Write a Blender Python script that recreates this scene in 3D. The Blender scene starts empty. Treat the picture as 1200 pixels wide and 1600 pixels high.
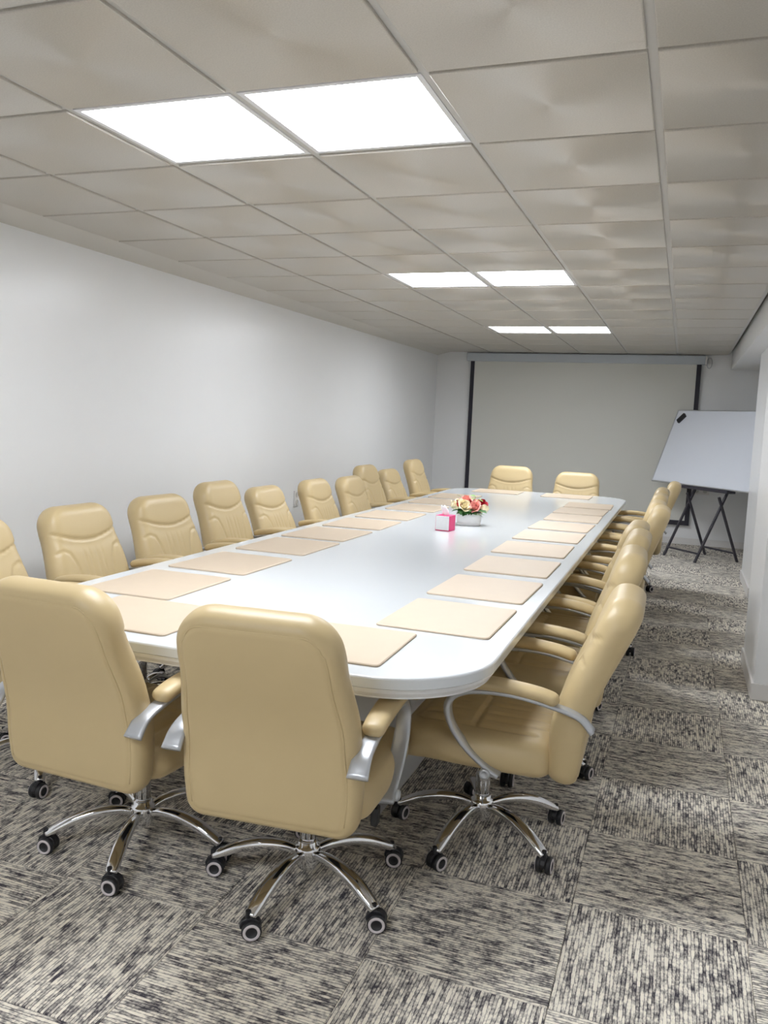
import bpy, bmesh, math, random
from mathutils import Vector, Matrix
R = math.radians
random.seed(7)
S = bpy.context.scene
COL = S.collection

# ------------------------------------------------------------------ camera
CAM = Vector((0.746, -2.2824, 1.4715))
PITCH, YAW, ROLL, FPX = -0.11319, 0.34068, 0.04046, 1297.6
fw = Vector((-math.sin(YAW) * math.cos(PITCH), math.cos(YAW) * math.cos(PITCH), math.sin(PITCH)))
rt0 = Vector((math.cos(YAW), math.sin(YAW), 0))
up0 = rt0.cross(fw)
rt = rt0 * math.cos(ROLL) + up0 * math.sin(ROLL)
up = -rt0 * math.sin(ROLL) + up0 * math.cos(ROLL)
cd = bpy.data.cameras.new('camera')
cd.sensor_fit = 'VERTICAL'
cd.sensor_height = 36
cd.lens = FPX / 1600 * 36
cd.clip_start = 0.05
cam = bpy.data.objects.new('camera', cd)
COL.objects.link(cam)
cam.matrix_world = Matrix(((rt.x, up.x, -fw.x, CAM.x), (rt.y, up.y, -fw.y, CAM.y), (rt.z, up.z, -fw.z, CAM.z), (0, 0, 0, 1)))
S.camera = cam
# ------------------------------------------------------------------ world, exposure (closed room: the ceiling panels give the light)
w = bpy.data.worlds.new('world')
S.world = w
w.use_nodes = True
w.node_tree.nodes['Background'].inputs[0].default_value = (0.8, 0.85, 0.9, 1)
w.node_tree.nodes['Background'].inputs[1].default_value = 0.0
S.view_settings.view_transform = 'Standard'
S.view_settings.look = 'None'
S.view_settings.gamma = 1
S.view_settings.use_curve_mapping = False
S.view_settings.exposure = 0.8
PANEL = 15.5          # emission of the ceiling light panels


# ------------------------------------------------------------------ materials
def lin(c):
    return tuple(((v / 255) / 12.92 if v / 255 <= .04045 else ((v / 255 + .055) / 1.055) ** 2.4) for v in c) + (1,)


def mat(name, rgb, rough=.5, metal=0, spec=.5, coat=0, bump=None, var=0, vscale=8, sheen=0):
    m = bpy.data.materials.new(name)
    m.use_nodes = True
    nt = m.node_tree
    b = nt.nodes['Principled BSDF']
    b.inputs['Base Color'].default_value = lin(rgb)
    b.inputs['Roughness'].default_value = rough
    b.inputs['Metallic'].default_value = metal
    b.inputs['Specular IOR Level'].default_value = spec
    b.inputs['Coat Weight'].default_value = coat
    b.inputs['Coat Roughness'].default_value = .12
    b.inputs['Sheen Weight'].default_value = sheen
    tc = nt.nodes.new('ShaderNodeTexCoord')
    if bump:
        n = nt.nodes.new('ShaderNodeTexNoise')
        n.inputs['Scale'].default_value = bump[0]
        n.inputs['Detail'].default_value = 3
        bp = nt.nodes.new('ShaderNodeBump')
        bp.inputs['Strength'].default_value = bump[1]
        bp.inputs['Distance'].default_value = bump[2]
        nt.links.new(tc.outputs['Object'], n.inputs['Vector'])
        nt.links.new(n.outputs['Fac'], bp.inputs['Height'])
        nt.links.new(bp.outputs['Normal'], b.inputs['Normal'])
    if var:
        n = nt.nodes.new('ShaderNodeTexNoise')
        n.inputs['Scale'].default_value = vscale
        n.inputs['Detail'].default_value = 4
        mx = nt.nodes.new('ShaderNodeMix')
        mx.data_type = 'RGBA'
        c = lin(rgb)
        mx.inputs[6].default_value = tuple(v * (1 - var) for v in c[:3]) + (1,)
        mx.inputs[7].default_value = tuple(min(1, v * (1 + var)) for v in c[:3]) + (1,)
        nt.links.new(tc.outputs['Object'], n.inputs['Vector'])
        nt.links.new(n.outputs['Fac'], mx.inputs[0])
        nt.links.new(mx.outputs[2], b.inputs['Base Color'])
    return m


def emit(name, rgb, s):
    m = mat(name, rgb)
    b = m.node_tree.nodes['Principled BSDF']
    b.inputs['Emission Color'].default_value = lin(rgb)
    b.inputs['Emission Strength'].default_value = s
    return m


M = {}
M['wall'] = mat('wall_paint', (236, 237, 238), .29, spec=.5, bump=(25, .12, .003), var=.02, vscale=1.5)
M['trimwhite'] = mat('white_trim', (226, 224, 222), .35)
M['slab'] = mat('ceiling_slab', (120, 118, 115), .8)
M['tbar'] = mat('grid_bar_grey', (196, 194, 190), .45)
M['light'] = emit('light_diffuser', (246, 250, 255), PANEL)
M['lightframe'] = mat('light_frame', (225, 225, 228), .35)
M['table'] = mat('white_lacquer', (211, 215, 218), .2, spec=.5, coat=.3, var=.015, vscale=2)
M['edge'] = mat('table_edge_lacquer', (222, 222, 222), .28, spec=.5)
M['mat'] = mat('desk_mat_leatherette', (199, 182, 161), .5, spec=.35, bump=(300, .15, .0006), var=.03, vscale=14)
M['leather'] = mat('cream_leather', (197, 176, 134), .4, spec=.5, bump=(220, .12, .0008), var=.03, vscale=9)
M['stitch'] = mat('seam_piping_leather', (197, 176, 134), .5)
M['chrome'] = mat('polished_chrome', (226, 226, 228), .07, metal=1)
M['silver'] = mat('silver_paint', (188, 191, 196), .33, metal=.55, spec=.5)
M['black'] = mat('black_plastic', (34, 34, 38), .45)
M['ring'] = mat('pale_wheel_ring', (214, 206, 208), .4)
M['screen'] = mat('screen_fabric', (214, 214, 208), .8, spec=.1)
M['case'] = mat('screen_case', (190, 197, 204), .4)
M['ink'] = mat('black_border', (38, 36, 48), .6)
M['board'] = mat('whiteboard_enamel', (228, 233, 243), .25, spec=.5)
M['alu'] = mat('aluminium_frame', (196, 198, 202), .35, metal=.6)
M['steel'] = mat('dark_painted_steel', (58, 56, 64), .42)
M['pot'] = mat('white_ceramic', (236, 236, 238), .25, coat=.3)
M['pink'] = mat('hot_pink_card', (236, 60, 128), .45)
M['card'] = mat('white_printed_card', (236, 236, 238), .45, var=.06, vscale=60)
M['tissue'] = mat('white_tissue', (245, 243, 246), .8)
M['cream_rose'] = mat('cream_petal', (250, 236, 198), .55, var=.06, vscale=30)
M['pink_rose'] = mat('pink_petal', (240, 170, 160), .55, var=.1, vscale=30)
M['red_rose'] = mat('red_petal', (178, 24, 46), .5, var=.15, vscale=30)
M['leaf'] = mat('dark_green_leaf', (56, 108, 52), .5, var=.2, vscale=40)
M['lightleaf'] = mat('light_green_leaf', (128, 178, 92), .5, var=.2, vscale=40)


def ceiling_tile_mat():
    m = mat('ceiling_tile_vinyl', (176, 171, 163), .5, spec=.5)
    nt = m.node_tree
    b = nt.nodes['Principled BSDF']
    b.inputs['Metallic'].default_value = .4
    b.inputs['Anisotropic Rotation'].default_value = .25
    b.inputs['Roughness'].default_value = .42
    b.inputs['Anisotropic'].default_value = .85
    t = nt.nodes.new('ShaderNodeTangent')
    t.direction_type = 'RADIAL'
    t.axis = 'Z'
    nt.links.new(t.outputs[0], b.inputs['Tangent'])
    tc = nt.nodes.new('ShaderNodeTexCoord')
    n = nt.nodes.new('ShaderNodeTexNoise')
    n.inputs['Scale'].default_value = 230
    n.inputs['Detail'].default_value = 2
    bp = nt.nodes.new('ShaderNodeBump')
    bp.inputs['Strength'].default_value = .25
    bp.inputs['Distance'].default_value = .001
    mx = nt.nodes.new('ShaderNodeMix')
    mx.data_type = 'RGBA'
    mx.inputs[6].default_value = lin((182, 177, 169))
    mx.inputs[7].default_value = lin((210, 205, 196))
    nt.links.new(tc.outputs['Object'], n.inputs['Vector'])
    nt.links.new(n.outputs['Fac'], bp.inputs['Height'])
    nt.links.new(n.outputs['Fac'], mx.inputs[0])
    nt.links.new(mx.outputs[2], b.inputs['Base Color'])
    nt.links.new(bp.outputs['Normal'], b.inputs['Normal'])
    return m


M['tile'] = ceiling_tile_mat()


def carpet_mat():
    m = mat('carpet_tile_pile', (120, 116, 112), .95, spec=.05)
    nt = m.node_tree
    b = nt.nodes['Principled BSDF']
    L = nt.links.new
    tc = nt.nodes.new('ShaderNodeTexCoord')
    oi = nt.nodes.new('ShaderNodeObjectInfo')
    sc = nt.nodes.new('ShaderNodeMath')
    sc.operation = 'MULTIPLY'
    sc.inputs[1].default_value = 37
    L(oi.outputs['Random'], sc.inputs[0])
    ad = nt.nodes.new('ShaderNodeVectorMath')
    ad.operation = 'ADD'
    L(tc.outputs['Object'], ad.inputs[0])
    L(sc.outputs[0], ad.inputs[1])

    def noise(sx, sy, det, rough=.5):
        mp = nt.nodes.new('ShaderNodeMapping')
        mp.inputs['Scale'].default_value = (sx, sy, 1)
        L(ad.outputs[0], mp.inputs[0])
        n = nt.nodes.new('ShaderNodeTexNoise')
        n.inputs['Scale'].default_value = 1
        n.inputs['Detail'].default_value = det
        n.inputs['Roughness'].default_value = rough
        L(mp.outputs[0], n.inputs['Vector'])
        return n.outputs['Fac']

    def math_(op, a, bb):
        n = nt.nodes.new('ShaderNodeMath')
        n.operation = op
        for i, v in enumerate((a, bb)):
            if isinstance(v, (int, float)):
                n.inputs[i].default_value = v
            else:
                L(v, n.inputs[i])
        return n.outputs[0]
    sep = nt.nodes.new('ShaderNodeSeparateXYZ')
    L(ad.outputs[0], sep.inputs[0])
    u = math_('MULTIPLY', sep.outputs[0], 1 / .0098)          # ribs about 10 mm apart
    u = math_('ADD', u, math_('MULTIPLY', noise(60, 6, 1), 1.1))
    rib = math_('FLOOR', u, 0)
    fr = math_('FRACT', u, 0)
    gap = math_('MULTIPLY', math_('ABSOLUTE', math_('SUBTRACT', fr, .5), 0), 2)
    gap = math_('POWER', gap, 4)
    cmb = nt.nodes.new('ShaderNodeCombineXYZ')
    L(math_('MULTIPLY', rib, 17.3), cmb.inputs[0])
    L(math_('MULTIPLY', sep.outputs[1], 13), cmb.inputs[1])
    dash = nt.nodes.new('ShaderNodeTexNoise')
    dash.inputs['Scale'].default_value = 1
    dash.inputs['Detail'].default_value = 4
    dash.inputs['Roughness'].default_value = .66
    L(cmb.outputs[0], dash.inputs['Vector'])
    fine = noise(420, 90, 1)
    patch = noise(16, 8, 2)
    v = math_('ADD', math_('MULTIPLY', dash.outputs['Fac'], .72), math_('ADD', math_('MULTIPLY', fine, .22), math_('ADD', math_('MULTIPLY', patch, .09), .04)))
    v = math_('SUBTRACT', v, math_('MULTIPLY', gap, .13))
    cr = nt.nodes.new('ShaderNodeValToRGB')
    e = cr.color_ramp.elements
    e[0].position = .42
    e[0].color = lin((72, 69, 76))
    e[1].position = .60
    e[1].color = lin((243, 236, 222))
    a = cr.color_ramp.elements.new(.49)
    a.color = lin((150, 145, 140))
    L(v, cr.inputs[0])
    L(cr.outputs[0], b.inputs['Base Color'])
    bp = nt.nodes.new('ShaderNodeBump')
    bp.inputs['Strength'].default_value = .5
    bp.inputs['Distance'].default_value = .002
    L(v, bp.inputs['Height'])
    L(bp.outputs[0], b.inputs['Normal'])
    return m


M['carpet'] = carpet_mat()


# ------------------------------------------------------------------ helpers
def link(name, me, m=None, parent=None, smooth=False, loc=(0, 0, 0), rz=0):
    o = bpy.data.objects.new(name, me)
    COL.objects.link(o)
    if me is not None:
        if m is not None and not me.materials:
            me.materials.append(m)
        if smooth:
            me.polygons.foreach_set('use_smooth', [True] * len(me.polygons))
    o.location = loc
    o.rotation_euler = (0, 0, rz)
    if parent:
        o.parent = parent
    return o


def empty(name, loc=(0, 0, 0), rz=0):
    return link(name, None, loc=loc, rz=rz)


def tag(o, label=None, cat=None, group=None, kind=None):
    for k, v in (('label', label), ('category', cat), ('group', group), ('kind', kind)):
        if v:
            o[k] = v
    return o


def bm_mesh(bm, name):
    bmesh.ops.recalc_face_normals(bm, faces=bm.faces[:])
    me = bpy.data.meshes.new(name)
    bm.to_mesh(me)
    bm.free()
    return me


def box_mesh(name, lo, hi, bev=0, seg=2):
    bm = bmesh.new()
    bmesh.ops.create_cube(bm, size=1)
    for v in bm.verts:
        v.co = Vector([lo[i] + (v.co[i] + .5) * (hi[i] - lo[i]) for i in range(3)])
    if bev:
        bmesh.ops.bevel(bm, geom=bm.edges[:], offset=bev, segments=seg, profile=.5, affect='EDGES')
    return bm_mesh(bm, name)


def box(name, lo, hi, m, parent=None, bev=0, seg=2):
    return link(name, box_mesh(name, lo, hi, bev, seg), m, parent)


def py_mesh(name, v, f):
    me = bpy.data.meshes.new(name)
    me.from_pydata([tuple(p) for p in v], [], f)
    me.validate()
    bm = bmesh.new()
    bm.from_mesh(me)
    bmesh.ops.recalc_face_normals(bm, faces=bm.faces[:])
    bm.to_mesh(me)
    bm.free()
    return me


def catmull(pts, n=6):
    P = [Vector(p) for p in pts]
    P = [2 * P[0] - P[1]] + P + [2 * P[-1] - P[-2]]
    out = []
    for i in range(1, len(P) - 2):
        a, b, c, d = P[i - 1:i + 3]
        for k in range(n):
            t = k / n
            out.append(.5 * ((2 * b) + (c - a) * t + (2 * a - 5 * b + 4 * c - d) * t * t + (-a + 3 * b - 3 * c + d) * t ** 3))
    out.append(P[-2])
    return out


def sweep(name, pts, radii, side=(1, 0, 0), n=12, power=2.0, cap=True):
    """tube along pts; radii = (half width along side, half height) per point; superellipse section"""
    V, F = [], []
    N = len(pts)
    for i, p in enumerate(pts):
        t = (pts[min(i + 1, N - 1)] - pts[max(i - 1, 0)]).normalized()
        s = Vector(side)
        s = (s - t * s.dot(t)).normalized()
        u = t.cross(s)
        a, b = radii[i] if isinstance(radii, list) else radii
        for k in range(n):
            th = 2 * math.pi * k / n
            c, d = math.cos(th), math.sin(th)
            V.append(p + s * a * math.copysign(abs(c) ** (2 / power), c) + u * b * math.copysign(abs(d) ** (2 / power), d))
    for i in range(N - 1):
        for k in range(n):
            F.append((i * n + k, i * n + (k + 1) % n, (i + 1) * n + (k + 1) % n, (i + 1) * n + k))
    if cap:
        F.append(tuple(range(n)))
        F.append(tuple(range((N - 1) * n, N * n)))
    return py_mesh(name, V, F)


def lathe(name, prof, n=24, sx=1, sy=1, cap=True):
    V, F = [], []
    for r, z in prof:
        for k in range(n):
            a = 2 * math.pi * k / n
            V.append((r * sx * math.cos(a), r * sy * math.sin(a), z))
    for i in range(len(prof) - 1):
        for k in range(n):
            F.append((i * n + k, i * n + (k + 1) % n, (i + 1) * n + (k + 1) % n, (i + 1) * n + k))
    if cap:
        F.append(tuple(range(n)))
        F.append(tuple(range((len(prof) - 1) * n, len(prof) * n)))
    return py_mesh(name, V, F)


def interp(tab, t):
    if t <= tab[0][0]:
        return tab[0][1]
    for (a, va), (b, vb) in zip(tab, tab[1:]):
        if t <= b:
            k = (t - a) / (b - a)
            k = k * k * (3 - 2 * k)
            return va + (vb - va) * k
    return tab[-1][1]


def seg_dist(x, y, poly):
    best = 9
    for (ax, ay), (bx, by) in zip(poly, poly[1:]):
        dx, dy = bx - ax, by - ay
        t = max(0, min(1, ((x - ax) * dx + (y - ay) * dy) / (dx * dx + dy * dy)))
        best = min(best, math.hypot(x - ax - t * dx, y - ay - t * dy))
    return best


def cushion(name, W, L, r0, r1, frame, Tf, Rf, Tb, Rb, ff=None, fb=None, nx=64, ns=80):
    """closed upholstered slab. W(s) half width, frame(s) -> (point, normal); ff/fb(x, s, d) add relief"""
    def lay(n):
        return [.5 - .5 * math.cos(math.pi * k / n) * (1 - .35 * math.sin(math.pi * k / n) ** 2) for k in range(n + 1)]
    ss = [L * t for t in lay(ns)]
    aa = [2 * t - 1 for t in lay(nx)]

    def dist(x, s):
        r = r0 if s < L / 2 else r1
        qx = abs(x) - (W(s) - r)
        qs = (r - s) if s < L / 2 else (s - (L - r))
        return max(0, r - (math.hypot(max(qx, 0), max(qs, 0)) + min(max(qx, qs), 0)))

    def hgt(d, T, RR):
        t = min(d / RR, 1)
        return T * max(0, 1 - (1 - t) ** 2.3) ** (1 / 2.3)
    V, F = [], []
    fi, bi = {}, {}
    for j, s in enumerate(ss):
        r = r0 if s < L / 2 else r1
        e = s if s < L / 2 else L - s
        cut = r - math.sqrt(max(0, r * r - max(0, r - e) ** 2))
        hw = W(s) - cut
        p, nrm = frame(s)
        for i, a in enumerate(aa):
            x = a * hw
            edge = i in (0, nx) or j in (0, ns)
            d = 0 if edge else dist(x, s)
            base = Vector((x, p[0], p[1]))
            nv = Vector((0, nrm[0], nrm[1]))
            fade = min(1, d / .02)
            h = hgt(d, Tf, Rf) + (ff(x, s, d) * fade if ff else 0)
            V.append(base + nv * h)
            fi[i, j] = len(V) - 1
            if edge:
                bi[i, j] = fi[i, j]
            else:
                h = hgt(d, Tb, Rb) + (fb(x, s, d) * fade if fb else 0)
                V.append(base - nv * h)
                bi[i, j] = len(V) - 1
    for j in range(ns):
        for i in range(nx):
            F.append((fi[i, j], fi[i + 1, j], fi[i + 1, j + 1], fi[i, j + 1]))
            F.append((bi[i, j], bi[i, j + 1], bi[i + 1, j + 1], bi[i + 1, j]))
    return py_mesh(name, V, F)


def rounded(x0, x1, y0, y1, r, n=14):
    out = []
    for cx, cy, a0 in ((x1 - r, y1 - r, 0), (x0 + r, y1 - r, 90), (x0 + r, y0 + r, 180), (x1 - r, y0 + r, 270)):
        for k in range(n + 1):
            a = R(a0 + 90 * k / n)
            out.append((cx + r * math.cos(a), cy + r * math.sin(a)))
    return out


def profile_slab(name, x0, x1, y0, y1, r, prof, n=14):
    """stack of rounded rectangles: prof = [(inset, z)...] bottom to top"""
    V, F = [], []
    for ins, z in prof:
        for p in rounded(x0 + ins, x1 - ins, y0 + ins, y1 - ins, max(r - ins, .001), n):
            V.append((p[0], p[1], z))
    c = 4 * (n + 1)
    for i in range(len(prof) - 1):
        for k in range(c):
            F.append((i * c + k, i * c + (k + 1) % c, (i + 1) * c + (k + 1) % c, (i + 1) * c + k))
    F.append(tuple(range(c)))
    F.append(tuple(range((len(prof) - 1) * c, len(prof) * c)))
    return py_mesh(name, V, F)


def copy_tree(o, parent=None):
    c = o.copy()
    COL.objects.link(c)
    c.parent = parent
    for ch in o.children:
        copy_tree(ch, c)
    return c


# ------------------------------------------------------------------ room shell
XL, XR, YB, YF, H = -2.57, 1.95, -4.2, 9.05, 2.42
floor = tag(box('floor', (XL, YB, -.12), (XR, YF, -.006), M['slab']), kind='structure')
ceil = tag(box('ceiling', (XL - .1, YB - .1, H + .05), (XR + .1, YF + .1, H + .15), M['slab']), kind='structure')
tag(box('wall_left', (XL - .1, YB - .1, -.12), (XL, YF + .1, H + .05), M['wall']), kind='structure')
tag(box('wall_right', (XR, YB - .1, -.12), (XR + .1, YF + .1, H + .05), M['wall']), kind='structure')
tag(box('wall_far', (XL, YF, -.12), (XR, YF + .1, H + .05), M['wall']), kind='structure')
tag(box('wall_back', (XL, YB - .1, -.12), (XR, YB, H + .05), M['wall']), kind='structure')
BH = .085
tag(box('baseboard_left', (XL, YB, 0), (XL + .014, YF, BH), M['trimwhite'], bev=.003), kind='structure')
tag(box('baseboard_far', (XL + .014, YF - .014, 0), (XR, YF, BH), M['trimwhite'], bev=.003), kind='structure')
tag(box('baseboard_back', (XL + .014, YB, 0), (XR, YB + .014, BH), M['trimwhite'], bev=.003), kind='structure')
tag(box('baseboard_right', (XR - .014, YB + .014, 0), (XR, YF - .014, BH), M['trimwhite'], bev=.003), kind='structure')
# plaster margin along the left wall, boxed-in beam on the right
M['plaster'] = mat('ceiling_margin_plaster', (206, 203, 197), .7)
tag(link('trim_1', py_mesh('trim_1', [(x, y, z) for y in (YB, YF) for x, z in ((XL, H - .05), (-2.392, H - .004), (-2.392, H + .05), (XL, H + .05))],
    [(0, 1, 2, 3), (4, 5, 6, 7), (0, 1, 5, 4), (1, 2, 6, 5), (2, 3, 7, 6), (3, 0, 4, 7)]), M['plaster']), kind='structure')
tag(box('trim_2', (1.245, YB, 2.235), (XR, YF, H + .06), M['wall'], bev=.004), kind='structure')
# two pillars under the beam
for i, (x0, y0, y1) in enumerate(((1.215, 2.63, 3.42), (1.40, 5.68, 6.72))):
    p = tag(box('wall_pillar', (x0, y0, -.05), (XR, y1, 2.25), M['wall'], bev=.004), kind='structure')
    box('baseboard', (x0 - .012, y0 - .012, 0), (XR, y1 + .012, .095), M['trimwhite'], p, bev=.004)

# carpet tiles, quarter-turned
CX, CY, CT = .532, .215, .5
tile_cache = {}
ix0 = math.floor((XL - CX) / CT)
iy0 = math.floor((YB - CY) / CT)
for i in range(ix0, math.ceil((XR - CX) / CT)):
    for j in range(iy0, math.ceil((YF - CY) / CT)):
        x0, y0 = CX + i * CT, CY + j * CT
        a0, a1 = max(x0, XL), min(x0 + CT, XR)
        b0, b1 = max(y0, YB), min(y0 + CT, YF)
        if a1 - a0 < .02 or b1 - b0 < .02:
            continue
        turn = (i + j) % 2 == 0
        cx, cy = (a0 + a1) / 2, (b0 + b1) / 2
        hx, hy = (a1 - a0) / 2, (b1 - b0) / 2
        if turn:
            hx, hy = hy, hx
        key = (round(hx, 4), round(hy, 4))
        if key not in tile_cache:
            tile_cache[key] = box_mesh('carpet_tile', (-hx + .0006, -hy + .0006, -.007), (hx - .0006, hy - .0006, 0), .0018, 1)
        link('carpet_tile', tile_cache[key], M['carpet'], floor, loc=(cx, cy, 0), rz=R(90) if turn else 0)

# suspended ceiling: bars and tiles hung on the slab
LIGHT_ROWS = (-5, 0, 5, 10)
ct = box_mesh('ceiling_tile', (-.288, -.290, -.009), (.288, .291, .02), .004, 2)
tcol = [(-2.4 + .6 * i) for i in range(6)]
rows = range(-7, 15)
for i, x in enumerate(tcol):
    for j in rows:
        if x in tcol and j in LIGHT_ROWS and (abs(x + 1.2) < .01 or abs(x + .6) < .01):
            continue
        link('ceiling_tile', ct, M['tile'], ceil, loc=(x + .3, .3 + .6 * j, H))
for i in range(7):
    x = -2.4 + .6 * i
    box('grid_bar', (x - .012, YB, H), (x + .012, YF, H + .035), M['tbar'], ceil)
cross = box_mesh('cross_bar', (-.288, -.012, .001), (.288, .012, .03))
for j in range(-7, 16):
    for x in tcol:
        link('cross_bar', cross, M['tbar'], ceil, loc=(x + .3, .6 * j, H))

# ceiling light panels


def light_frame_mesh():
    bm = bmesh.new()
    for lo, hi in (((-.289, -.289, -.003), (.289, -.271, .04)), ((-.289, .271, -.003), (.289, .289, .04)),
                   ((-.289, -.271, -.003), (-.271, .271, .04)), ((.271, -.271, -.003), (.289, .271, .04))):
        r = bmesh.ops.create_cube(bm, size=1)
        for v in r['verts']:
            v.co = Vector([lo[k] + (v.co[k] + .5) * (hi[k] - lo[k]) for k in range(3)])
    return bm_mesh(bm, 'light_frame')


lfm = light_frame_mesh()
ldm = box_mesh('diffuser', (-.272, -.272, .016), (.272, .272, .026))
where = {-5: 'over open carpet beyond the table end', 0: 'over the table end away from the screen',
         5: 'over the middle of the table', 10: 'over the table end facing the screen'}
for j in LIGHT_ROWS:
    for x, s in ((-.9, 'plain wall side'), (-.3, 'pillar side')):
        t = tag(empty('ceiling_light_offscreen' if j < 0 else 'ceiling_light', (x, .3 + .6 * j, H)), 'square ceiling light panel ' + where[j] + ', ' + s, 'ceiling light', 'square ceiling light panels')
        link('frame', lfm, M['lightframe'], t)
        link('diffuser', ldm, M['light'], t)

# ------------------------------------------------------------------ conference table
TX0, TX1, TY0, TY1, TZ = -1.505, .268, -.195, 6.43, .76
table = tag(empty('conference_table', ((TX0 + TX1) / 2, (TY0 + TY1) / 2, 0)), 'long white lacquered conference table with rounded corners', 'table')
tx, ty = table.location.x, table.location.y


def tpart(name, me, m, parent=None, smooth=False):
    o = link(name, me, m, parent or table, smooth)
    if parent is None:
        o.location = (-tx, -ty, 0)
    return o


tpart('table_top', profile_slab('table_top', TX0, TX1, TY0, TY1, .33, [(.006, TZ - .036), (0, TZ - .032), (0, TZ - .006), (.002, TZ - .002), (.007, TZ)], 20), M['table'])
tpart('edge_moulding', profile_slab('edge_moulding', TX0, TX1, TY0, TY1, .33, [(.05, TZ - .068), (.026, TZ - .068), (.022, TZ - .066), (.022, TZ - .062), (.014, TZ - .05), (.014, TZ - .035)], 20), M['edge'])
PX0, PX1, PY0, PY1 = -1.03, -.21, .50, 5.75
body = tpart('pedestal', box_mesh('pedestal', (PX0 + .012, PY0 + .012, 0), (PX1 - .012, PY1 - .012, TZ - .07)), M['edge'])
npan = 6
pl = (PY1 - PY0) / npan
for k in range(npan):
    for xa, xb in ((PX0, PX0 + .013), (PX1 - .013, PX1)):
        link('panel', box_mesh('panel', (xa, PY0 + k * pl + .003, .0), (xb, PY0 + (k + 1) * pl - .003, TZ - .072), .002, 1), M['edge'], body)
for ya, yb in ((PY0, PY0 + .013), (PY1 - .013, PY1)):
    link('panel', box_mesh('panel', (PX0, ya, .0), (PX1, yb, TZ - .072), .002, 1), M['edge'], body)

# desk mats
ORD = ['first', 'second', 'third', 'fourth', 'fifth', 'sixth', 'seventh', 'eighth', 'ninth', 'tenth']
matm = profile_slab('desk_mat', -.235, .235, -.2, .2, .018, [(.001, .0), (0, .002), (0, .005), (.003, .0075)], 5)


def desk_mat(x, y, rz, label):
    o = link('desk_mat', matm, M['mat'], loc=(x, y, TZ), rz=rz)
    tag(o, label, 'desk mat', 'beige desk mats on the table')


RM = [.345, .93, 1.54, 2.165, 2.77, 3.34, 3.93, 4.48, 5.02]
LM = [.315, .885, 1.49, 2.04, 2.61, 3.19, 3.82, 4.42, 5.02]
for k, y in enumerate(RM):
    desk_mat(.003 + random.uniform(-.008, .008), y + .235, R(90 + random.uniform(-1.5, 1.5)), 'beige leatherette desk mat on pillar side of table, ' + ORD[8 - k] + ' from the screen')
for k, y in enumerate(LM):
    desk_mat(-1.215 + random.uniform(-.008, .008), y + .235, R(90 + random.uniform(-1.5, 1.5)), 'beige leatherette desk mat on plain wall side of table, ' + ORD[8 - k] + ' from the screen')
desk_mat(-.262, .09, R(1), 'beige leatherette desk mat at table end away from screen, nearer the pillars')
desk_mat(-.97, .09, R(-1), 'beige leatherette desk mat at table end away from screen, nearer the plain wall')
desk_mat(-.30, 6.10, R(180), 'beige leatherette desk mat at table end facing the screen, nearer the whiteboard')
desk_mat(-1.0, 6.12, R(180), 'beige leatherette desk mat at table end facing the screen, nearer the plain wall')


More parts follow.
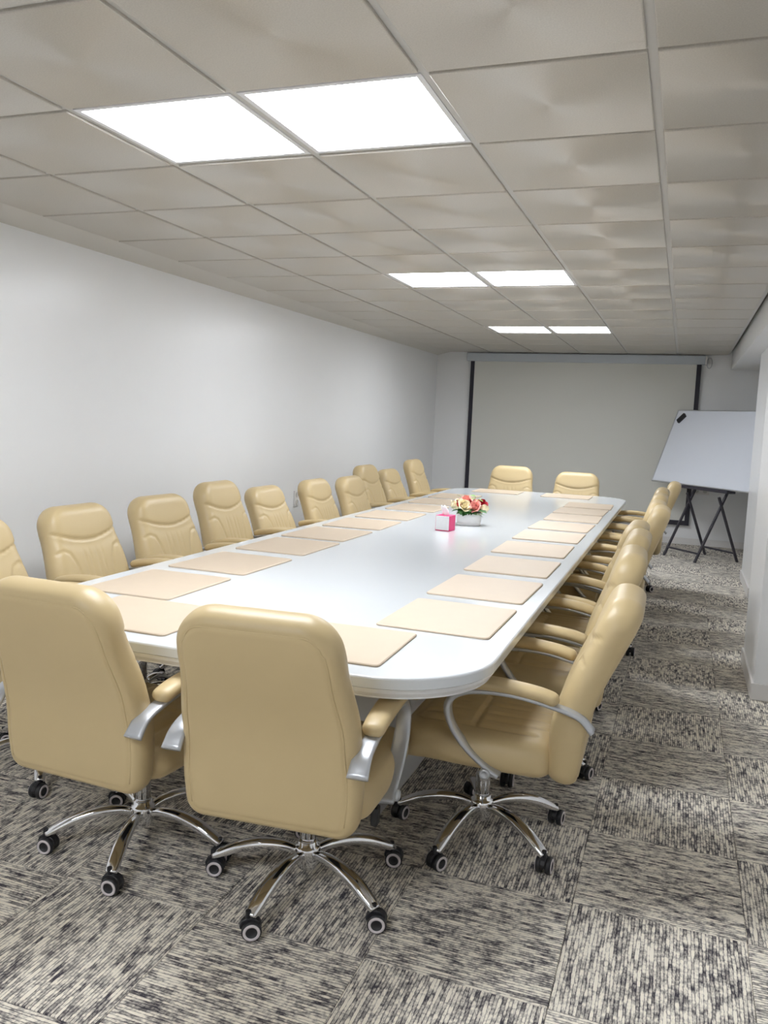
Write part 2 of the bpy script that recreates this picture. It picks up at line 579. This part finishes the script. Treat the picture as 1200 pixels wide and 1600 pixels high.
# ------------------------------------------------------------------ swivel chair (front = +Y, origin on the floor under the hub)
def build_chair():
    root = empty('office_chair')
    # back
    sp = catmull([(-.292, .345, 0), (-.298, .45, 0), (-.306, .55, 0), (-.335, .68, 0), (-.378, .80, 0), (-.416, .90, 0), (-.440, .972, 0)], 12)
    cum = [0]
    for a, b in zip(sp, sp[1:]):
        cum.append(cum[-1] + (b - a).length)
    L = cum[-1]

    def frame(s):
        k = 0
        while k < len(cum) - 2 and cum[k + 1] < s:
            k += 1
        t = (s - cum[k]) / (cum[k + 1] - cum[k])
        p = sp[k].lerp(sp[k + 1], t)
        a = sp[max(k - 2, 0)]
        b = sp[min(k + 3, len(sp) - 1)]
        d = (b - a).normalized()
        return (p.x, p.y), (d.y, -d.x)
    Wt = [(0, .25), (.14, .26), (.3, .254), (.5, .232), (L, .217)]
    arch = [(.225, L - .245), (.19, L - .235), (.155, L - .25), (.13, L - .30), (.115, L - .37), (.10, L - .47)]

    def ff(x, s, d):
        ax = abs(x)
        smile = L - .195 + .05 * (x / .215) ** 2
        h = 0
        ds = s - smile
        h -= .009 * math.exp(-(ds / .006) ** 2)
        if ds > 0:                                   # head cushion
            h += .007 * (1 - math.exp(-ds / .03))
        else:
            h -= .003 * math.exp(-((ds + .03) / .03) ** 2)
            h += .010 * math.exp(-((s - .22) / .09) ** 2)
            h -= .007 * math.exp(-(seg_dist(ax, s, arch) / .006) ** 2)
            env = max(0, min(1, (L - .235 - s) / .03)) * max(0, min(1, (s - .1) / .05))
            for c in (.022, .06):
                h -= .0035 * env * math.exp(-((ax - c - .02 * (s - .3)) / .006) ** 2)
        return h

    def fb(x, s, d):
        return -.004 * math.exp(-((d - .030) / .0035) ** 2) - .006 * math.exp(-((s - .30) / .12) ** 2) * min(1, d / .1)
    back = link('backrest', cushion('backrest', lambda s: interp(Wt, s), L, .055, .095, frame, .060, .072, .048, .044, ff, fb, 80, 96), M['leather'], root, True)
    # piping around the rear panel
    pts = []

    def rear(x, s):
        p, n = frame(s)
        return Vector((x, p[0] - n[0] * .0425, p[1] - n[1] * .0425))
    ins = .031
    loop = []
    for k in range(17):
        loop.append((1, .05 + (L - .13) * k / 16))
    for x, s in loop:
        pts.append(rear(interp(Wt, s) - ins, s))
    for k in range(1, 9):
        a = R(90 * k / 8)
        pts.append(rear(interp(Wt, L) - ins - .048 + .048 * math.cos(a), L - .08 + .048 * math.sin(a)))
    pts = pts + [Vector((-p.x, p.y, p.z)) for p in reversed(pts)]
    link('piping', sweep('piping', pts, (.0028, .0028), (0, 1, 0), 6), M['stitch'], back, True)
    # seat
    sl = .53

    def sframe(s):
        y = -.262 + s
        return (y, .408 + .012 * (s / sl) - .035 * max(0, (s - .40) / .13) ** 2), (0, 1)
    pan = [(.165, .07), (.165, .44), (.12, .475), (-.12, .475), (-.165, .44), (-.165, .07)]

    def sf(x, s, d):
        h = -.010 * math.exp(-(seg_dist(x, s, pan) / .008) ** 2)
        if abs(x) < .17 and s < .48:
            h -= .009 * math.exp(-((s - .27) / .007) ** 2)
            for c in (.04, .1):
                h -= .006 * math.exp(-((abs(x) - c) / .007) ** 2) * (.65 + .35 * math.cos(s * 30))
        return h + .012 * math.exp(-(x / .2) ** 2)
    link('seat', cushion('seat', lambda s: .262 + .012 * math.sin(math.pi * s / sl), sl, .06, .10, sframe, .060, .06, .050, .05, sf, None, 64, 64), M['leather'], root, True)
    # arms
    for sx in (-1, 1):
        X = .272 * sx
        pad = catmull([(X - .004 * sx, -.275, .632), (X - .002 * sx, -.21, .650), (X, -.10, .662), (X, .0, .660), (X, .10, .642), (X, .17, .612), (X, .205, .59)], 6)
        n = len(pad)
        rad = []
        for k in range(n):
            t = k / (n - 1)
            e = min(1, min(t, 1 - t) / .06)
            e = math.sqrt(max(.03, 1 - (1 - e) ** 2))
            rad.append(((.031 + .005 * math.sin(math.pi * min(1, t * 1.2))) * e, .021 * e))
        link('armrest_pad', sweep('armrest_pad', pad, rad, (1, 0, 0), 16, 2.4), M['leather'], root, True)
        fr = catmull([(X - .006 * sx, -.380, .552), (X - .006 * sx, -.340, .592), (X - .004 * sx, -.27, .614), (X, -.15, .636), (X, -.04, .637), (X, .035, .622), (X, .072, .59), (X, .074, .545), (X, .048, .49), (X - .002 * sx, .0, .435), (X - .006 * sx, -.06, .388), (X - .006 * sx, -.10, .366)], 5)
        n = len(fr)
        rad = []
        for k in range(n):
            t = k / (n - 1)
            wv = .022 + .008 * max(0, 1 - t / .2) + .008 * max(0, (t - .5) / .5)
            rad.append((wv, .0085 + .004 * math.exp(-((t - .55) / .12) ** 2)))
        f = link('arm_frame', sweep('arm_frame', fr, rad, (1, 0, 0), 12, 3.5), M['silver'], root, True)
        k = lathe('bolt', [(.001, -.006), (.016, -.006), (.018, -.003), (.018, .022), (.014, .026), (.009, .026), (.008, .022), (.001, .022)], 18)
        b = link('bolt', k, M['silver'], f, True)
        b.location = (X + .004 * sx, -.058, .372)
        b.rotation_euler = (0, R(90) * sx, 0)
    # bracket joining the arms under the seat, tilt mechanism, lever
    mech = link('tilt_mechanism', box_mesh('tilt_mechanism', (-.075, -.13, .305), (.075, .11, .362), .012, 3), M['black'], root)
    link('cross_bracket', box_mesh('cross_bracket', (-.265, -.085, .350), (.265, -.04, .378), .004, 1), M['silver'], mech)
    lev = catmull([(.05, -.02, .33), (.16, -.03, .328), (.235, -.04, .318)], 5)
    lv = link('lever', sweep('lever', lev, (.005, .005), (0, 1, 0), 8), M['black'], root, True)
    link('lever_paddle', box_mesh('lever_paddle', (.215, -.062, .262), (.238, -.026, .322), .007, 3), M['black'], lv)
    # column and hub
    link('gas_lift', lathe('gas_lift', [(.026, .10), (.026, .235), (.0255, .238), (.0255, .24), (.017, .242), (.017, .345)], 24), M['chrome'], root, True)
    link('hub', lathe('hub', [(.022, .060), (.030, .066), (.036, .085), (.041, .10), (.041, .128), (.038, .136), (.031, .139), (.031, .152), (.027, .154)], 28), M['chrome'], root, True)
    # star legs
    lp = catmull([(.026, 0, .112), (.08, 0, .124), (.15, 0, .122), (.22, 0, .104), (.275, 0, .078), (.305, 0, .061)], 6)
    n = len(lp)
    rad = []
    for k in range(n):
        t = k / (n - 1)
        rad.append((.0135 + .0095 * math.sin(math.pi * min(1, t * .8)) ** 1.3, .012 + .004 * math.sin(math.pi * t)))
    legm = sweep('leg', lp, rad, (0, 1, 0), 12, 2.6)
    for k in range(5):
        o = link('leg', legm, M['chrome'], root, True, rz=R(72 * k))
        o['star'] = 1.0
    # casters
    hood = bmesh.new()
    prof = [(-.030, .022), (-.034, .034), (-.028, .050), (-.012, .060), (.008, .061), (.022, .054), (.028, .040), (.026, .030), (.008, .028), (-.010, .024)]
    for x0, x1 in ((-.0085, .0085),):
        a = [hood.verts.new((x0, y, z)) for y, z in prof]
        b = [hood.verts.new((x1, y, z)) for y, z in prof]
        hood.faces.new(a)
        hood.faces.new(b)
        for k in range(len(prof)):
            hood.faces.new((a[k], a[(k + 1) % len(prof)], b[(k + 1) % len(prof)], b[k]))
    bmesh.ops.bevel(hood, geom=hood.edges[:], offset=.002, segments=1, affect='EDGES')
    r = bmesh.ops.create_cone(hood, cap_ends=True, segments=14, radius1=.0075, radius2=.0075, depth=.03)
    for v in r['verts']:
        v.co += Vector((0, .004, .066))
    hoodm = bm_mesh(hood, 'caster')
    whm = lathe('wheel', [(.004, -.010), (.024, -.010), (.0285, -.006), (.0285, .006), (.024, .010), (.016, .010), (.015, .007), (.003, .007)], 24)
    rgm = lathe('wheel_ring', [(.0165, .0102), (.0165, .0118), (.0235, .0118), (.0245, .0100), (.0165, .0100)], 24, cap=False)
    for k in range(5):
        a = R(72 * k)
        c = link('caster', hoodm, M['black'], root, loc=(.305 * math.cos(a), .305 * math.sin(a), 0))
        c['star'] = 2.0
        c['arm'] = k
        for sx in (-1, 1):
            for nm, me, mm in (('wheel', whm, M['black']), ('wheel_ring', rgm, M['ring'])):
                q = link(nm, me, mm, c, True)
                q.location = (.0155 * sx, -.006, .0285)
                q.rotation_euler = (0, R(90) * sx, 0)
    return root


proto = build_chair()
UPPER = ('backrest', 'seat', 'armrest_pad', 'arm_frame', 'tilt_mechanism', 'lever')
first = True


def place_chair(x, y, rot, dz, star, label, group, swivel=None, tall=1.0, recline=0):
    """rot: heading of the chair in degrees (0 = faces +Y); star: world angle of one foot of the base"""
    global first
    if first:
        o = proto
        first = False
    else:
        o = copy_tree(proto)
    o.location = (x, y, 0)
    o.rotation_euler = (0, 0, R(rot))
    tag(o, label, 'chair', group)
    st = R(star - rot)
    li = 0
    for ch in o.children:
        nm = ch.name.split('.')[0]
        if nm in UPPER:
            ch.location.z = dz
            if nm == 'backrest':                      # taller and more reclined backs turn about the seat hinge
                q = Vector((0, -.29, .36))
                ch.scale = (1, 1, tall)
                ch.rotation_euler = (R(recline), 0, 0)
                ch.location = Vector((0, 0, dz)) + q - Matrix.Rotation(R(recline), 3, 'X') @ Vector((q.x, q.y, q.z * tall))
        elif nm == 'gas_lift':
            ch.scale.z = (.345 + dz) / .345
        elif nm == 'leg':
            ch.rotation_euler = (0, 0, st + R(72 * li))
            li += 1
        elif nm == 'caster':
            a = st + R(72 * ch['arm'])
            ch.location = (.305 * math.cos(a), .305 * math.sin(a), 0)
            ch.rotation_euler = (0, 0, R((swivel if swivel is not None else random.uniform(0, 360)) - rot + random.uniform(-25, 25)))
    for ch in o.children:
        for k in ('star', 'arm'):
            if k in ch and o is not proto:
                del ch[k]
    return o


G = 'cream leather swivel chairs around the table'
NEAR = [(-.885, -.01, -3, 0, -72, 1, 0), (-.262, -.025, 4, 0, -97, 1, 0)]
RC = [(0.168, 0.52, 91, -0.015, -106, 0.975, 3), (0.172, 1.25, 92, 0.0, -17, 1, 0), (0.165, 1.88, 90, 0.0, -38, 1, 0),
      (0.13, 2.5, 88, -0.02, -68, 1, 0), (0.235, 3.13, 90, 0.005, -56, 1.02, 0), (0.2, 3.74, 90, 0.0, -64, 1, 0),
      (0.2, 4.365, 90, 0.005, -100, 1, 0), (0.2, 4.995, 90, 0.005, -100, 1, 0), (0.29, 5.645, 90, 0.005, -100, 1.03, 0)]
LC = [(-1.62, 0.35, -90, 0.02, 20, 0.98, 0), (-1.66, 1.05, -92, 0.02, 30, 0.975, 0), (-1.64, 1.7, -95, 0.02, 10, 0.975, 0),
      (-1.66, 2.4, -90, 0.025, 0, 1.03, 0), (-1.66, 3.08, -91, 0.015, -100, 0.93, 2), (-1.56, 3.7, -90, 0.0, 40, 0.985, 0),
      (-1.51, 4.32, -90, -0.015, 10, 1, 0), (-1.65, 5.06, -90, 0.025, 0, 1.03, 0), (-1.68, 5.84, -91, 0.015, 30, 0.93, 2),
      (-1.63, 6.48, -90, 0.025, 0, 1.04, 0)]
FAR = [(-.98, 6.30, 180, .0, 0, 1.045, 0), (-.275, 6.28, 180, 0, 30, 1, 0)]
CH = []
B = 'cream leather swivel chair '
for k, c in enumerate(NEAR):
    CH.append((c, B + 'at table end away from screen, nearer the ' + ('plain wall', 'pillars')[k], 110))
for k, c in enumerate(RC):
    CH.append((c, B + 'on pillar side of table, ' + ORD[len(RC) - 1 - k] + ' from the screen', 160 if k < 3 else None))
for k, c in enumerate(LC):
    CH.append((c, B + 'on plain wall side of table, ' + ORD[len(LC) - 1 - k] + ' from the screen', None))
for k, c in enumerate(FAR):
    CH.append((c, B + 'at table end facing the screen, nearer the ' + ('plain wall', 'whiteboard')[k], None))
# copies first, the prototype last, so that every copy starts from the clean chair
first = False
for c, lb, sw in CH[1:]:
    place_chair(*c[:5], lb, G, sw, c[5], c[6])
first = True
c, lb, sw = CH[0]
place_chair(*c[:5], lb, G, sw, c[5], c[6])
for ch in proto.children:
    for k in ('star', 'arm'):
        if k in ch:
            del ch[k]

# ------------------------------------------------------------------ projection screen on the far wall
sy = YF
scr = tag(empty('projection_screen', (-.595, sy, .25)), 'pulled-down white projection screen with black borders on far wall', 'projection screen')


def spart(name, lo, hi, m, bev=0, parent=None):
    o = link(name, box_mesh(name, (lo[0] + .595, lo[1] - sy, lo[2] - .25), (hi[0] + .595, hi[1] - sy, hi[2] - .25), bev), m, parent or scr)
    return o


spart('housing', (-2.125, sy - .10, 2.29), (.935, sy, 2.398), M['case'], .006)
spart('fabric', (-2.02, sy - .052, .31), (.84, sy - .047, 2.30), M['screen'])
spart('border', (-2.075, sy - .053, .25), (-2.02, sy - .046, 2.30), M['ink'])
spart('border', (.84, sy - .053, .25), (.895, sy - .046, 2.30), M['ink'])
spart('border', (-2.02, sy - .053, .25), (.84, sy - .046, .31), M['ink'])
spart('end_cap', (.935, sy - .10, 2.285), (.953, sy - .002, 2.395), M['trimwhite'], .005)
loop = [Vector((.985 + .03 * math.cos(a) + .595, -.05, 2.31 + .065 * math.sin(a) - .25)) for a in [2 * math.pi * k / 24 for k in range(24)]]
loop.append(loop[0])
link('cord', sweep('cord', loop, (.006, .006), (0, 1, 0), 6), M['alu'], scr, True)

# ------------------------------------------------------------------ whiteboard on a folding trestle
c0 = Vector((1.03, 7.90, 0))
e = Vector((.36, -.42, 0)).normalized()
nb = Vector((-e.y, e.x, 0))              # horizontally away from the camera side
ang = math.atan2(e.y, e.x)
tr = tag(empty('folding_trestle', c0, ang), 'dark steel folding trestle with crossed legs under the whiteboard', 'trestle')


def bar(name, a, b, r, m, parent, side=(0, 1, 0)):
    return link(name, sweep(name, [Vector(a), Vector(b)], (r, r), side, 8, 4), m, parent)


# local x along the board, local y away from the table
for sx in (-.255, .255):
    bar('leg', (sx, -.30, 0), (sx, .09, .80), .0135, M['steel'], tr)
    bar('leg', (sx + .03, .28, 0), (sx + .03, -.06, .74), .0135, M['steel'], tr)
bar('stretcher', (-.255, -.255, .10), (.255, -.255, .10), .011, M['steel'], tr)
bar('stretcher', (-.225, .235, .10), (.285, .235, .10), .011, M['steel'], tr)
link('clamp_rail', box_mesh('clamp_rail', (-.38, -.02, .785), (.36, .10, .82), .004), M['steel'], tr)
bw, bh, lean = 1.89, .95, math.atan2(.33, .89)
wb = tag(empty('whiteboard', c0 + Vector((0, 0, .822)), ang), 'tilted white magnetic board resting on the dark trestle', 'whiteboard')


def wpart(name, lo, hi, m, bev=0):
    o = link(name, box_mesh(name, lo, hi, bev), m, wb)
    o.rotation_euler = (-lean, 0, 0)
    return o


wpart('board', (-bw / 2 + .012, -.004, .012), (bw / 2 - .012, .014, bh - .012), M['board'])
for lo, hi in (((-bw / 2, -.008, 0), (bw / 2, .018, .014)), ((-bw / 2, -.008, bh - .014), (bw / 2, .018, bh)),
               ((-bw / 2, -.008, .014), (-bw / 2 + .014, .018, bh - .014)), ((bw / 2 - .014, -.008, .014), (bw / 2, .018, bh - .014))):
    wpart('frame', lo, hi, M['alu'], .003)
er = link('board_eraser', box_mesh('board_eraser', (-.065, -.034, -.03), (.065, -.004, .03), .006, 2), M['black'])
rotm = Matrix.Rotation(ang, 4, 'Z') @ Matrix.Rotation(-lean, 4, 'X')
er.matrix_world = Matrix.Translation(c0 + Vector((0, 0, .822))) @ rotm @ Matrix.Translation(Vector((-bw / 2 + .13, 0, bh - .115))) @ Matrix.Rotation(R(-48), 4, 'Y')
tag(er, 'black magnetic board eraser stuck at corner of whiteboard', 'eraser')

# ------------------------------------------------------------------ wall sockets
so = tag(empty('wall_socket', (XL, 4.62, .70)), 'white double power socket on plain wall behind chairs', 'socket')
link('plate', box_mesh('plate', (0, -.043, -.075), (.012, .043, .075), .004), M['trimwhite'], so)
for dz in (-.036, .036):
    k = link('outlet', lathe('outlet', [(.004, 0), (.024, 0), (.026, .006), (.021, .006), (.019, .001), (.002, .001)], 18), M['tbar'], so)
    k.location = (.012, 0, dz)
    k.rotation_euler = (0, R(90), 0)
so = tag(empty('wall_socket', (1.01, YF, .70)), 'white wall socket on far wall below the whiteboard', 'socket')
link('plate', box_mesh('plate', (-.10, -.012, -.045), (.10, 0, .045), .004), M['trimwhite'], so)
for dx in (-.05, .05):
    k = link('outlet', lathe('outlet', [(.004, 0), (.024, 0), (.026, .006), (.021, .006), (.019, .001), (.002, .001)], 18), M['tbar'], so)
    k.location = (dx, -.012, 0)
    k.rotation_euler = (R(90), 0, 0)

# ------------------------------------------------------------------ tissue box
tb = tag(empty('tissue_box', (-.665, 2.90, TZ), R(-8)), 'pink and white tissue box beside the flower pot', 'tissue box')
link('box', box_mesh('box', (-.049, -.049, 0), (.049, .049, .10), .003), M['pink'], tb)
link('front_panel', box_mesh('front_panel', (-.046, -.0505, .006), (.046, -.048, .097), .0005, 1), M['card'], tb)
link('front_panel', box_mesh('front_panel', (-.046, .048, .006), (.046, .0505, .097), .0005, 1), M['card'], tb)
V, F = [], []
na, nr = 18, 7
for j in range(nr):
    t = j / (nr - 1)
    for k in range(na):
        a = 2 * math.pi * k / na
        r = (.012 + .012 * math.sin(math.pi * t * .9) + .006 * math.sin(3 * a + 4 * t)) * (1 - .3 * t)
        V.append((r * math.cos(a) * 1.1 - .018 * t, r * math.sin(a) * .45, .096 + .062 * t + .007 * t * math.sin(2 * a + 1)))
for j in range(nr - 1):
    for k in range(na):
        F.append((j * na + k, j * na + (k + 1) % na, (j + 1) * na + (k + 1) % na, (j + 1) * na + k))
F.append(tuple(range((nr - 1) * na, nr * na)))
link('tissue', py_mesh('tissue', V, F), M['tissue'], tb, True)

# ------------------------------------------------------------------ flower arrangement
fl = tag(empty('flower_arrangement', (-.60, 3.27, TZ), R(10)), 'white oval pot of cream, pink and red roses on table', 'flowers')
link('pot', lathe('pot', [(.078, 0), (.082, .004), (.083, .010), (.080, .014), (.084, .03), (.087, .085), (.083, .088), (.078, .084), (.076, .07), (.01, .068)], 32, 1.0, .72), M['pot'], fl, True)


def rose_mesh(seed):
    rd = random.Random(seed)
    V, F = [], []
    for ring, (n, r, h, op) in enumerate(((3, .005, .031, -.3), (3, .010, .030, -.1), (4, .017, .032, .1), (5, .025, .029, .35), (6, .033, .022, .75))):
        for k in range(n):
            a0 = 2 * math.pi * (k + .37 * ring) / n + rd.uniform(-.15, .15)
            base = len(V)
            wd = 2 * math.pi / n * .78
            for j in range(5):
                t = j / 4
                for i in range(6):
                    u = i / 5 * 2 - 1
                    rr = r * (.35 + .65 * t ** .7) * (1 + op * .35 * t * t)
                    tip = 1 - .22 * u * u * t
                    z = -.018 + (h + .018) * t * tip - op * .012 * max(0, t - .6) / .4
                    a = a0 + u * wd * (.35 + .65 * math.sin(math.pi * (.15 + .75 * t)))
                    V.append((rr * math.cos(a), rr * math.sin(a), z))
            for j in range(4):
                for i in range(5):
                    q = base + j * 6 + i
                    F.append((q, q + 1, q + 7, q + 6))
    return py_mesh('rose', V, F)


def leaf_mesh(l, wd, curl):
    V, F = [], []
    n = 8
    for j in range(n + 1):
        t = j / n
        hw = wd * math.sin(math.pi * min(1, t * .93 + .05)) ** .8
        for u in (-1, -.5, 0, .5, 1):
            V.append((u * hw, l * t, -curl * t * t + .18 * abs(u) * hw))
    for j in range(n):
        for i in range(4):
            q = j * 5 + i
            F.append((q, q + 1, q + 6, q + 5))
    return py_mesh('leaf', V, F)


rm = {c: [rose_mesh(hash_) for hash_ in (i * 3 + 1, i * 3 + 2)] for i, c in enumerate(('cream_rose', 'pink_rose', 'red_rose'))}
roses = [('cream_rose', -.095, -.02, .128, 1.05), ('cream_rose', -.022, -.055, .135, 1.25), ('pink_rose', .052, -.045, .128, 1.2),
         ('red_rose', -.058, -.03, .140, .85), ('pink_rose', -.015, .02, .165, 1.15), ('red_rose', .012, .015, .150, .8),
         ('red_rose', .10, .0, .150, .95), ('cream_rose', .11, -.025, .115, .9), ('pink_rose', .045, .05, .145, 1.0),
         ('cream_rose', -.06, .05, .14, 1.0), ('cream_rose', .07, .03, .155, .7)]
for k, (c, x, y, z, s) in enumerate(roses):
    me = rm[c][k % 2]
    if not me.materials:
        me.materials.append(M[c])
    o = link('rose', me, None, fl, True, loc=(x - .012, y, z))
    o.scale = (s, s, s)
    o.rotation_euler = (-y * 7 + (-.5 if y < 0 else 0) * -1, x * 7, random.uniform(0, 6))
lm = [leaf_mesh(.075, .022, .03), leaf_mesh(.06, .014, .02)]
lm[0].materials.append(M['leaf'])
lm[1].materials.append(M['lightleaf'])
for k in range(34):
    a = 2 * math.pi * k / 34 * 2.38
    big = k % 3 != 0
    r = random.uniform(.02, .055)
    o = link('leaf', lm[0 if big else 1], None, fl, True, loc=(r * math.cos(a) * 1.2, r * math.sin(a) * .8, random.uniform(.078, .115)))
    o.rotation_euler = (random.uniform(.0, .5), random.uniform(-.4, .4), a - math.pi / 2)
for x, y, a, b_ in ((-.07, -.045, 200, .5), (-.045, -.06, 175, .4), (-.01, -.065, 185, .35), (.03, -.06, 165, .3), (.06, -.05, 150, .4), (-.085, -.02, 240, .3), (.085, -.02, 120, .3)):
    o = link('leaf', lm[0], None, fl, True, loc=(x * .8 - .01, y * .7, .106))
    o.rotation_euler = (-b_ * .35, 0, R(a))
    o.scale = (.8, .62, .8)
for k, (x, y, z) in enumerate(((-.06, .03, .15), (.03, .06, .16), (.06, -.0, .15))):
    pts = catmull([(x * .3, y * .3, .07), (x * .8, y * .8, z * .9), (x * 1.1, y * 1.1, z + .035)], 5)
    sg = link('sprig', sweep('sprig', pts, (.0015, .0015), (1, 0, 0), 5), M['lightleaf'], fl, True)
    for q in range(7):
        o = link('leaflet', lm[1], None, sg, True, loc=pts[4 + q % (len(pts) - 4)])
        o.rotation_euler = (random.uniform(0, .9), random.uniform(-.5, .5), random.uniform(0, 6.28))
        o.scale = (.55, .55, .55)
bpy.context.view_layer.update()
